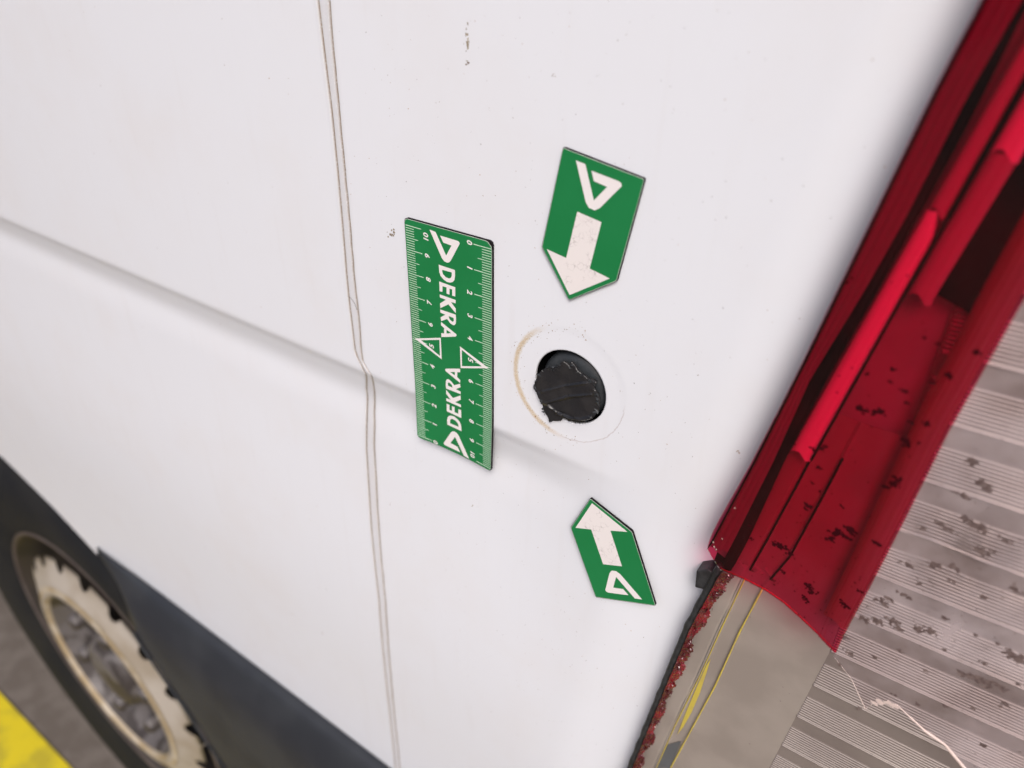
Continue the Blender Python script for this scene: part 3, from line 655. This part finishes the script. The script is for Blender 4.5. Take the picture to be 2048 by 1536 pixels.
# bright rim of the cut edge
edge = []
for t in np.linspace(0.13, 1, 60):
    xb = 99.5 + t * 48.8; yb = float(np.interp(xb, [p[0] for p in RB], [p[1] for p in RB]))
    edge.append((xb, yb - 0.1, zl(xb - xe(yb)) - 0.9))
v, f = tube(edge, 0.2, 6, lambda t: 0.7 + 0.4 * noise.noise(Vector((t * 30, 0, 0)))); mk('lens_cut_edge', v, f, lensmat('red_cut_edge', (0.6, 0.05, 0.07), 0.45, (0.75, 0.015, 0.05)), van, parent=red)
v, f = join([blob(x, y, 0.35, lambda a, b: zl(max(0, a - xe(b))) + 0.25, 6) for x, y in ((101.5, -80), (102.2, -81.6), (103.1, -82.2), (104.3, -76.5), (106.0, -62))]); mk('lens_nicks', v, f, EDGEC, van, parent=red)

# housing floor with a raised ledge to the left of the upper glue line; carries the ribbed reflector further right
def strip(name, Lf, Rt, y0, y1, z, m, ny=40, nx=4, zfun=None, parent=lamp, th=None):
    vs = []
    for y in np.linspace(y0, y1, ny):
        a, b = Lf(y), Rt(y)
        for k in range(nx): x = a + (b - a) * k / (nx - 1); vs.append((x, y, z + (zfun(x, y, k / (nx - 1)) if zfun else 0)))
    return mk(name, vs, gridfaces(ny, nx), m, van, parent=parent)
Y1, Y2, G = D['yel1'], D['yel2'], D['gasket']
def gx(y): return interp(G + [[79, -300], [72, -380]], y)
def fl_z(x, y, t=0):
    a, b = interp(Y1 + [[90, -275], [135, 40]], y), interp(Y2 + [[96, -270], [142, 40]], y)
    z = zfl(x - xe(y))
    z += 1.0 * sm((a - 0.6 - x) / 0.5) + 0.35 * math.exp(-((x - a) / 0.3) ** 2) + 0.35 * math.exp(-((x - b) / 0.35) ** 2) - 0.5 * sm((x - a) / 0.4) * sm((b - x) / 0.4)
    return z
strip('housing_floor', lambda y: gx(y) if y < -96 else xe(y) + 2, lambda y: 145.2 + (min(y, -118) + 130) * 0.078 if y < -96 else min(xr(y) - 4, 146.1 + (y + 96) * 0.5), -425, -24, 0, HOUS, 200, 70, fl_z)
strip('upper_housing_floor', lambda y: xe(y) + 2, lambda y: xr(y) + 0.0, -27, 240, -1.2, INNER, 90, 40, lambda x, y, t: zfl(x - xe(y)) + 0.2 * math.sin(y * 4.2))
for LL in (Y1, Y2):
    P = [(p[0] + 0.2 + (0 if p[1] < -30 else 0), p[1], fl_z(p[0], p[1]) + 0.15) for p in LL if p[1] > -101]
    P.append((interp(LL, -97) + .2, -97, fl_z(interp(LL, -97), -97) + .15))
    v, f = tube(resample(P, 40), 0.38, 6); mk('ledge_shadow_line', v, f, BLACK, van, parent=lamp)  # black line along each ledge paints its shadow under the red lens
for LL, nm, w_ in ((Y1, 'glue_line', 0.22), (Y2, 'glue_line', 0.32)):
    P = [(p[0] + 0.2, p[1], fl_z(p[0], p[1]) + 0.15) for p in LL if p[1] < -95]
    v, f = tube(resample(P, 60), w_, 6, lambda t: 1 + 0.5 * noise.noise(Vector((t * 12, 1, 0)))); mk(nm, v, f, YELG, van, parent=lamp, label='thin yellow glue bead')
v, f = tube(resample([(p[0] - 0.9, p[1], fl_z(p[0] - 0.9, p[1]) - 0.05) for p in Y1 if p[1] < -95], 50), 0.16, 5); mk('housing_score_line', v, f, GREYP, van, parent=lamp)
def densify(L, n=4):
    out = []
    for a, b in zip(L, L[1:] + L[:1]):
        for k in range(n): out.append((a[0] + (b[0] - a[0]) * k / n, a[1] + (b[1] - a[1]) * k / n))
    return out
v, f = prism([densify(D['smear'])], 0.12, None, lambda x, y: fl_z(x, y) + 0.25); mk('glue_smear', v, f, YELG, van, parent=lamp, smooth_=False)
v, f = prism([densify(D['patch'])], 0.12, None, lambda x, y: fl_z(x, y) + 0.3); mk('grey_adhesive_patch', v, f, GREYP, van, parent=lamp, smooth_=False)

# ribbed reflector: bands of fine horizontal ribs, 20.2 mm apart, wrapping towards the rear
def rib_z(x, y):
    k = (y - 0.018 * (x - 145) + 137.6) % 20.3             # 0 at the bright bottom edge of a band
    left = 145.0 + (min(y, -118) + 130) * 0.078
    on = sm((x - left) / 0.4)
    if k < 12.9: r = 0.34 * (0.5 - 0.5 * math.cos(2 * math.pi * k / 1.29)) ** 2.5 + 0.1
    else: r = 0.0
    r += 0.7 * math.exp(-((k - 0.15) / 0.26) ** 2)
    warp = 0
    return r * on
ya = np.arange(-425, 60, 0.13)
xa = [0.0] + list(np.linspace(0.25, 1.2, 4)) + list(np.linspace(3, 85, 24))
vs_ = []
for y in ya:
    l = 144.6 + (min(y, -118) + 130) * 0.078
    wv = 0.8 * noise.noise(Vector((y * .02, 0, 7)))
    for q in xa:
        x = l + q; yy = y + 1.0 * noise.noise(Vector((x * .07, y * .05, 4.0))) * sm((q - 3) / 10) * math.exp(-((y + 58) / 16) ** 2)
        vs_.append((x, y, -4.0 - 0.0006 * max(0, q - 40) ** 2 + rib_z(x, yy) - 0.15))
mk('ribbed_reflector', vs_, gridfaces(len(ya), len(xa)), noisy(mat('silver_ribbed_reflector', (0.40, 0.345, 0.31), 0.16, 0.55), 30, 0.7, (0.32, 0.27, 0.245)), van, parent=lamp)

# clear lens right of the crack, tucked under the red lens edge
CR = D['crack']
def cr_y(x): return float(np.interp(x, [p[0] for p in CR], [p[1] for p in CR]))
vs_ = []; CXS = list(np.linspace(0, 1, 60)); CYS = list(np.linspace(0, 1, 80))
for t in CXS:
    xb = 148.0 + 84 * t; yb = cr_y(xb) if xb < 200 else cr_y(200) - (xb - 200) * 1.0
    for q in CYS:
        y = yb + (150 - yb) * q; x0 = xr(y) - 0.4 if y > -102.7 else 148.0
        x = x0 + (84 + 10) * t if False else x0 + (232 - x0) * t
        k = math.exp(-(y - yb) / 10.0); x = x * (1 - k) + xb * k
        s = x - xe(y); vs_.append((x, y, zl(s) - 2.2))
clr = mk('clear_lens', vs_, gridfaces(len(CXS), len(CYS)), CLRL, van, parent=lamp)
def zc(x, y): return zl(x - xe(y)) - 2.2
def crk(a, b, r, nn_=30, nm='crack_edge'):
    P = [(x, y, zc(x, y)) for x, y in resample(CR, 120)[a:b]]
    v, f = tube(P, r, 6, lambda t: 0.35 + 1.0 * sm(t * 1.3) + 0.5 * noise.noise(Vector((t * 9, 2, 0)))); return mk(nm, v, f, EDGEC, van, parent=clr)
crk(42, 120, 0.42); crk(0, 40, 0.10)
v, f = join([blob(x, y, r, lambda a, b: zc(a, b) + 0.3, 9, 1.6, -0.2) for x, y, r in ((163.8, -118.8, 0.9), (165.5, -117.2, 1.1), (168.0, -116.0, 1.2), (170.0, -116.0, .8))]); mk('crack_flake', v, f, EDGEC, van, parent=clr)

# gasket, seal strip, inner diffusers
gp = [(p[0] - 0.6, p[1], 2.0 + float(noise.noise(Vector((p[1] * .09, 0, 0)))) * .4) for p in resample([tuple(q) for q in G] + [(80, -275)], 80)]
v, f = tube(gp, 1.35, 8, lambda t: 1.0 + 0.35 * noise.noise(Vector((t * 26, 0, 3)))); mk('rubber_gasket', v, f, RUBBER, van, parent=lamp)
bl_ = lambda y: interp(D['blackL'] + [[104.0, -99]], y); br_ = lambda y: interp(D['blackR'] + [[106.9, -99]], y)
strip('black_seal', bl_, br_, -97, 150, 1.0, BLACK, 60, 7, lambda x, y, t: 0.9 * math.sin(math.pi * t))
strip('lens_rim_backing', lambda y: xe(y) + 0.6, bl_, -88, 150, 2.2, DIFF3, 60, 24, lambda x, y, t: 0.35 * abs(math.sin(t * 9.4)) + 0.8 * (1 - t))
def quad(name, A, B, z, m, th=1.2, n=30):
    y0 = min(min(p[1] for p in A), min(p[1] for p in B)); y1 = max(max(p[1] for p in A), max(p[1] for p in B))
    vs = []
    for y in np.linspace(y0, y1, n):
        sl = 0.35
        p = (interp(A, y), y); q = (interp(B, y), y)
        for k in range(6): t = k / 5; vs.append((p[0] + (q[0] - p[0]) * t, p[1] + (q[1] - p[1]) * t, z - (th if k in (0, 5) else 0)))
    return mk(name, vs, gridfaces(n, 6), m, van, parent=lamp)
LA = lambda y: 115.8 + (y + 43.2) * 0.196; RA = lambda y: 122.2 + (y + 43.2) * 0.178
LB = lambda y: 134.3 + (y - 18) * 0.188; RB_ = lambda y: 140.2 + (y - 18) * 0.19
def bar(name, lf, rt, y0, y1, z, m, tip=0.0, n=40, th=1.2):
    vs = []
    for y in np.linspace(y0, y1, n):
        a, b = lf(y), rt(y)
        y_ = y
        if tip: b = a + (b - a) * (1 - tip * sm((y - y1 + 9) / 9))
        for k in range(6): t = k / 5; vs.append((a + (b - a) * t, y + (1.5 * math.sin(t * 5) if y == y0 else 0), z - (th if k in (0, 5) else 0)))
    return mk(name, vs, gridfaces(n, 6), m, van, parent=lamp)
bar('inner_diffuser', lambda y: max(LA(y), br_(y) + .2), RA, -40, 42, 0.2, DIFF, 0.35)
bar('inner_diffuser', lambda y: LA(y) + .3, RA, 41.5, 150, 0.15, DIFF2)  # dim stretches of both bars carry the lens's dark reflection in their colour
bar('inner_diffuser', LB, RB_, 57, 150, 0.2, DIFF)
bar('inner_diffuser', LB, RB_, 19, 57.5, 0.15, DIFF2)
for a_, b_, w_ in ((-40, 41, 0.4), (41, 150, 0.55)):
    v, f = tube([(RA(y) + w_, y, 0.1) for y in np.linspace(a_, b_, 20)], w_, 6); mk('diffuser_rib', v, f, BLACK, van, parent=lamp)
v, f = prism([[(RB_(18.5) + .2, 21.0), (150, 17.6), (xr(18) - 8.4, 18.8), (xr(60) - 8.4, 60), (xr(100) - 8.4, 100), (xr(150) - 8.4, 150), (RB_(150) + .2, 150)]], -1.6, -3.5); mk('dark_reflection', v, f, BLACK, van, parent=lamp, smooth_=False)  # black sheet under the lens, stands in for a dark reflection on it
bar('edge_diffuser', lambda y: xr(y) - 8.2, lambda y: xr(y) - 0.3, -99, 150, 1.0, EDGED, 0, 60, 1.5)
# opaque skirt behind the lens edge, added to keep red light off the panel
vs_ = []
for y in np.linspace(-86, 240, 60):
    for z in (-6, 5.0, 8.0): vs_.append((xe(y) + (0.35 if z > 7 else 0.7), y, z))
mk('spill_skirt', vs_, gridfaces(60, 3), BLACK, van, parent=lamp)
# jagged remains of the red lens along the gasket
FR = D['frac'] + [[88.5, -245], [84, -280]]
vs_ = []; ny = 330
yv = np.linspace(-96.8, -270, ny)
for i, y in enumerate(yv):
    a = gx(y) - 0.2; b = interp(FR, y)
    jag = 0.9 * noise.noise(Vector((y * .35, 0, 0))) + 0.8 * noise.noise(Vector((y * 1.3, 4, 0))) + random.uniform(-.25, .25)
    lf = noise.noise(Vector((y * .09, 0, 9)))
    b = max(a + 0.5, a + (b - a) * (0.85 + 0.5 * lf + 0.25 * math.exp(-((y + 105) / 12) ** 2)) + jag); a += 1.0
    for k in range(9):
        t = k / 8; x = a + (b - a) * t
        z = 3.6 - 3.2 * t + 1.0 * noise.noise(Vector((x * .7, y * .33, 1))) + 0.6 * noise.noise(Vector((x * 1.6, y * 1.1, 5))) + (0.9 * sm((y + 112) / 14))
        vs_.append((x, y, z))
frg = mk('broken_lens_edge', vs_, gridfaces(ny, 9), SHARD, van, parent=lamp, smooth_=False, label='jagged remains of the red lens along the gasket')
parts = []
for k in range(45):
    y = random.uniform(-98, -262); a, b = gx(y) + 1, interp(FR, y); x = random.uniform(a, b); s = random.uniform(.5, 1.7)
    q = [(x + random.gauss(0, .4) * s, y + random.gauss(0, .9) * s, 2.4 + random.uniform(-.8, 1.6)) for _ in range(4)]
    parts.append((q, [(0, 1, 2), (0, 2, 3), (0, 3, 1), (1, 3, 2)]))
v, f = join(parts); mk('lens_splinters', v, f, SHARD, van, parent=frg, smooth_=False, kind='stuff')
# foam block on the panel
cl = [tuple(p) for p in D['clip']]
v, f = prism([cl], 2.2, -5); fb = mk('foam_block', v, f, RUBBER, van, smooth_=False)
b_ = fb.modifiers.new('b', 'BEVEL'); b_.width = 0.0005; b_.segments = 2

# dirt spots on the lenses
DIRTR = mat('dark_dirt_on_red', (0.030, 0.004, 0.006), 1.0, spec=0.0)
def splats(name, L, zf, root_parent, m_=None):
    m_ = m_ or DIRT
    parts = []
    for (x, y, r) in L:
        nq = int(3 + r * 7)
        an = random.uniform(-.5, .2) + (-0.1)
        for q in range(nq):
            u, w_ = random.gauss(0, .34) * r, random.gauss(0, .2) * r
            px, py = x + u * math.cos(an) - w_ * math.sin(an), y + u * math.sin(an) + w_ * math.cos(an)
            parts.append(blob(px, py, random.uniform(.16, .40) * math.sqrt(r), zf, 7, random.uniform(.8, 1.4), random.uniform(0, 3)))
    v, f = join(parts); mk(name, v, f, m_, van, parent=root_parent, kind='stuff')
zr = lambda x, y: zl(max(0, x - xe(y))) + ribs(max(0, x - xe(y)), xr(y) - xe(y)) + 0.06
def fine(n, x0, x1, y0, y1, ok, r=(0.12, .4)):
    out = []
    while len(out) < n:
        x, y = random.uniform(x0, x1), random.uniform(y0, y1)
        if ok(x, y): out.append((x, y, random.uniform(*r)))
    return out
splats('dirt_spots', D['rs'] + fine(110, 104, 158, -98, 30, lambda x, y: xe(y) + 7 < x < xr(y) - 3 and y > float(np.interp(x, [p[0] for p in RB], [p[1] for p in RB])) + 1 and random.random() < (0.25 + 0.75 * sm((-20 - y) / 50))), zr, red, DIRTR)
splats('dirt_spots', D['cs'] + fine(260, 150, 205, -135, 40, lambda x, y: x > xr(y) + 1 and y > cr_y(min(x, 200)) + 1 and random.random() < sm((35 - y) / 60)), lambda x, y: zc(x, y) + 0.06, clr)
splats('dirt_spots', [(149.5, -107.5, 1.5), (113.9, -97.5, 1.0), (121.5, -97.3, 1.2), (122.3, -99, .8), (161.0, -138.0, 0.9)] + fine(14, 110, 145, -230, -100, lambda x, y: x > interp(Y2, y) + 1, (.1, .3)), lambda x, y: fl_z(x, y) + 0.35 if x < 145 else -3.2, lamp)

# ------------------------------------------------------------------ magnets
def rounded(P, r, n=4):
    out = []
    for i, p in enumerate(P):
        p = Vector(p); a = (Vector(P[i - 1]) - p).normalized(); b = (Vector(P[(i + 1) % len(P)]) - p).normalized()
        for k in range(n + 1):
            t = k / n; q = p + a * r * (1 - t) ** 2 + b * r * t ** 2; out.append((q.x, q.y))
    return out
def inset(P, d):
    c = Vector((sum(p[0] for p in P) / len(P), sum(p[1] for p in P) / len(P))); out = []
    for p in P:
        v = Vector(p) - c; out.append(tuple(c + v * (1 - d / v.length)))
    return out
def subdiv(P, st=2.0):
    out = []
    for a, b in zip(P, P[1:] + P[:1]):
        n_ = max(1, int(math.hypot(b[0] - a[0], b[1] - a[1]) / st))
        for k in range(n_): out.append((a[0] + (b[0] - a[0]) * k / n_, a[1] + (b[1] - a[1]) * k / n_))
    return out

# ruler: bends slightly where it bridges the pressed line of the body
RX_, RY_ = -19.9, -50.0
ruler = Root('magnetic_ruler', (RX_, RY_, 0), 'green magnetic ruler with DEKRA lettering and two centimetre scales, stuck beside the panel seam', 'ruler')
def rz(x, y):
    t = sm((-70 - y) / 33)
    return 1.1 * t * ((x + 21) / 21) ** 2 - 0.3 * t
def sheet(x0, x1, y0, y1, ztop, zbot, corner, chip=None, dx=1.5, dy=1.5):
    """rectangle with rounded corners as a fine grid so that it can bend"""
    nx, ny_ = int((x1 - x0) / dx) + 1, int((y1 - y0) / dy) + 1
    vs = []
    for i in range(nx + 1):
        for j in range(ny_ + 1):
            x = x0 + (x1 - x0) * i / nx; y = y0 + (y1 - y0) * j / ny_
            for (cx, cy, sx, sy) in ((x0, y0, 1, 1), (x1, y0, -1, 1), (x0, y1, 1, -1), (x1, y1, -1, -1)):
                c = corner; ccx, ccy = cx + sx * c, cy + sy * c
                if (x - ccx) * sx < 0 and (y - ccy) * sy < 0:
                    d = math.hypot(x - ccx, y - ccy); m_ = max(abs(x - ccx), abs(y - ccy))
                    if d > 0: x, y = ccx + (x - ccx) * m_ / d, ccy + (y - ccy) * m_ / d
            if chip and x > x1 - 3 and y > y1 - 3:
                over = (x - (x1 - 2.4)) + (y - (y1 - 2.6)) - 3.0
                if over > 0: x -= over * .5; y -= over * .5
            vs.append((x, y, ztop + rz(x, y)))
    top = [tuple(f) for f in gridfaces(nx + 1, ny_ + 1)]
    n_ = len(vs); vs += [(x, y, zbot + rz(x, y)) for x, y, z in vs[:n_]]
    fs = top + [tuple(n_ + i for i in reversed(f)) for f in top]
    idx = lambda i, j: i * (ny_ + 1) + j
    bd_ = [idx(i, 0) for i in range(nx)] + [idx(nx, j) for j in range(ny_)] + [idx(i, ny_) for i in range(nx, 0, -1)] + [idx(0, j) for j in range(ny_, 0, -1)]
    for a, b in zip(bd_, bd_[1:] + bd_[:1]): fs.append((a, b, n_ + b, n_ + a))
    return vs, fs
rx0, rx1, ry0, ry1 = -41.0, 1.15, -101.5, 2.9
v, f = sheet(rx0, rx1, ry0, ry1, 1.02, 0.0, 1.5); mk('magnet_backing', v, f, MAGB, ruler, smooth_=False)
v, f = sheet(rx0 + .12, rx1 - .25, ry0 + .12, ry1 - .25, 1.09, 1.03, 1.5, True); mk('vinyl_edge', v, f, GREENW, ruler, smooth_=False)
v, f = sheet(rx0 + .2, rx1 - .38, ry0 + .2, ry1 - .42, 1.12, 1.085, 1.5, True, 1.5, 1.5); mk('green_face', v, f, GREEN, ruler, smooth_=False)
PZ = 1.16
def pr2(loops, both=True, zt=PZ):
    out = [prism([[tuple(p) for p in L] for L in loops], zt, None, rz)]
    if both: out.append(prism([rot(L, math.pi, RX_, RY_) for L in loops], zt, None, rz))
    return out
def fin(L): return subdiv([tuple(p) for p in L], 1.5)
for v, f in pr2([rounded([tuple(p) for p in D['logo']], 0.15, 2)]): mk('triangle_logo', v, f, PRINT, ruler, smooth_=False)
lt = []
for ch in 'DEKRA': lt += pr2([fin(L) for L in D[ch]])
for h_ in (0, 1): v, f = join(lt[h_::2]); mk('lettering', v, f, PRINT, ruler, smooth_=False)
tk = []
for k in range(101):
    ln = 7.9 if k % 10 == 0 else 6.1 if k % 5 == 0 else 4.15
    wd = 0.15 if k % 10 == 0 else 0.125
    y = -k; x1_ = 0.62
    L = [(x1_, y + wd), (x1_ - ln / 2, y + wd), (x1_ - ln, y + wd), (x1_ - ln, y - wd), (x1_ - ln / 2, y - wd), (x1_, y - wd)]
    tk += pr2([L])
PALE = mat('pale_green_print', (0.60, 0.78, 0.62), 0.5)
for h_ in (0, 1): v, f = join(tk[h_::2]); mk('scale_marks', v, f, PALE, ruler, smooth_=False, kind='stuff')
for v, f in pr2([fin(D['tri'][0]), fin(D['tri'][1])], zt=PZ + .02): mk('triangle_outline', v, f, PRINT, ruler, smooth_=False)
dg = []
def glyph(s, cx, cy, size, ang):
    cu = bpy.data.curves.new('t', 'FONT'); cu.body = s; cu.size = 1.0; cu.align_x = 'CENTER'; cu.align_y = 'CENTER'; cu.shear = 0.14; cu.offset = 0.03; cu.resolution_u = 3
    o = bpy.data.objects.new('t', cu); C.objects.link(o); dg_ = bpy.context.evaluated_depsgraph_get(); dg_.update()
    me = bpy.data.meshes.new_from_object(o.evaluated_get(dg_))
    X_ = [v_.co.x for v_ in me.vertices]; Y_ = [v_.co.y for v_ in me.vertices]
    mx, my = (min(X_) + max(X_)) / 2, (min(Y_) + max(Y_)) / 2; hgt = max(Y_) - min(Y_)
    sc_ = size / hgt; P = rot([((x - mx) * sc_ * 1.05, (y - my) * sc_) for x, y in zip(X_, Y_)], ang)
    vs = [(cx + p[0], cy + p[1], PZ + .02 + rz(cx + p[0], cy + p[1])) for p in P]; fs = [tuple(p.vertices) for p in me.polygons]
    bpy.data.objects.remove(o); bpy.data.curves.remove(cu); bpy.data.meshes.remove(me)
    return vs, fs
for k in range(11):
    cx, cy = D['digits'][k]; cy = -k * 10 + 0.15 if k < 10 else -97.6
    g = glyph(str(k), cx, cy, 2.5, -math.pi / 2); dg.append(g)
    (qx, qy), = rot([(cx, cy)], math.pi, RX_, RY_); dg.append(glyph(str(k), qx, qy, 2.5, math.pi / 2))
for v, f in dg: mk('scale_number', v, f, PRINT, ruler, smooth_=False)

# arrow magnets: one built, the other a copy with the same meshes
def arrow(name, label):
    r = Root(name, (0, 0, 0), label, 'arrow magnet'); r.o['group'] = 'green arrow magnets pointing at the plug hole'
    O = [tuple(p) for p in D['arr_outline']]
    v, f = prism([rounded(O, 0.7)], 1.02, 0.0); mk('magnet_backing', v, f, MAGB, r, smooth_=False)
    v, f = prism([rounded(inset(O, .22), 0.6)], 1.10, 1.03); mk('vinyl_edge', v, f, GREENW, r, smooth_=False)
    v, f = prism([rounded(inset(O, .40), 0.6)], 1.13, 1.095); mk('green_face', v, f, GREEN, r, smooth_=False)
    v, f = prism([[tuple(p) for p in D['arr_logo']]], 1.17, None); mk('triangle_logo', v, f, PRINT, r, smooth_=False)
    v, f = prism([[tuple(p) for p in D['arr_arrow']]], 1.17, None); mk('printed_arrow', v, f, PRINTW, r, smooth_=False)
    return r
a1 = arrow('arrow_magnet', 'upper green arrow magnet with a scratched white arrow pointing down at the plug hole')
p1, p2 = D['arr_pos']
def place(o, p, dz, tl=(0, 0)):
    o.location = V(p[0], p[1], dz); o.rotation_euler = (tl[0], -p[2], tl[1])
place(a1.o, p1, 0.02)
a2 = a1.o.copy(); C.objects.link(a2)
a2['label'] = 'lower green arrow magnet pointing up at the plug hole, near the lamp gasket'
for ch in list(a1.o.children): c = ch.copy(); C.objects.link(c); c.parent = a2
place(a2, p2, float(panel_z(p2[0], p2[1])) + 0.9, (0.0, 0.0))

# ------------------------------------------------------------------ ground
def flat(name, x0, x1, z0, z1, y, m, n=2):
    vs = [(x0 + (x1 - x0) * i / n, y, z0 + (z1 - z0) * j / n) for i in range(n + 1) for j in range(n + 1)]
    o = mk(name, vs, gridfaces(n + 1, n + 1), m, None, smooth_=False); o['kind'] = 'structure'; return o
flat('ground', -60000, 60000, -60000, 60000, GY, ASPH, 8)
flat('yellow_line', -6000, 3000, 39, 160, GY + 4, YPAINT)
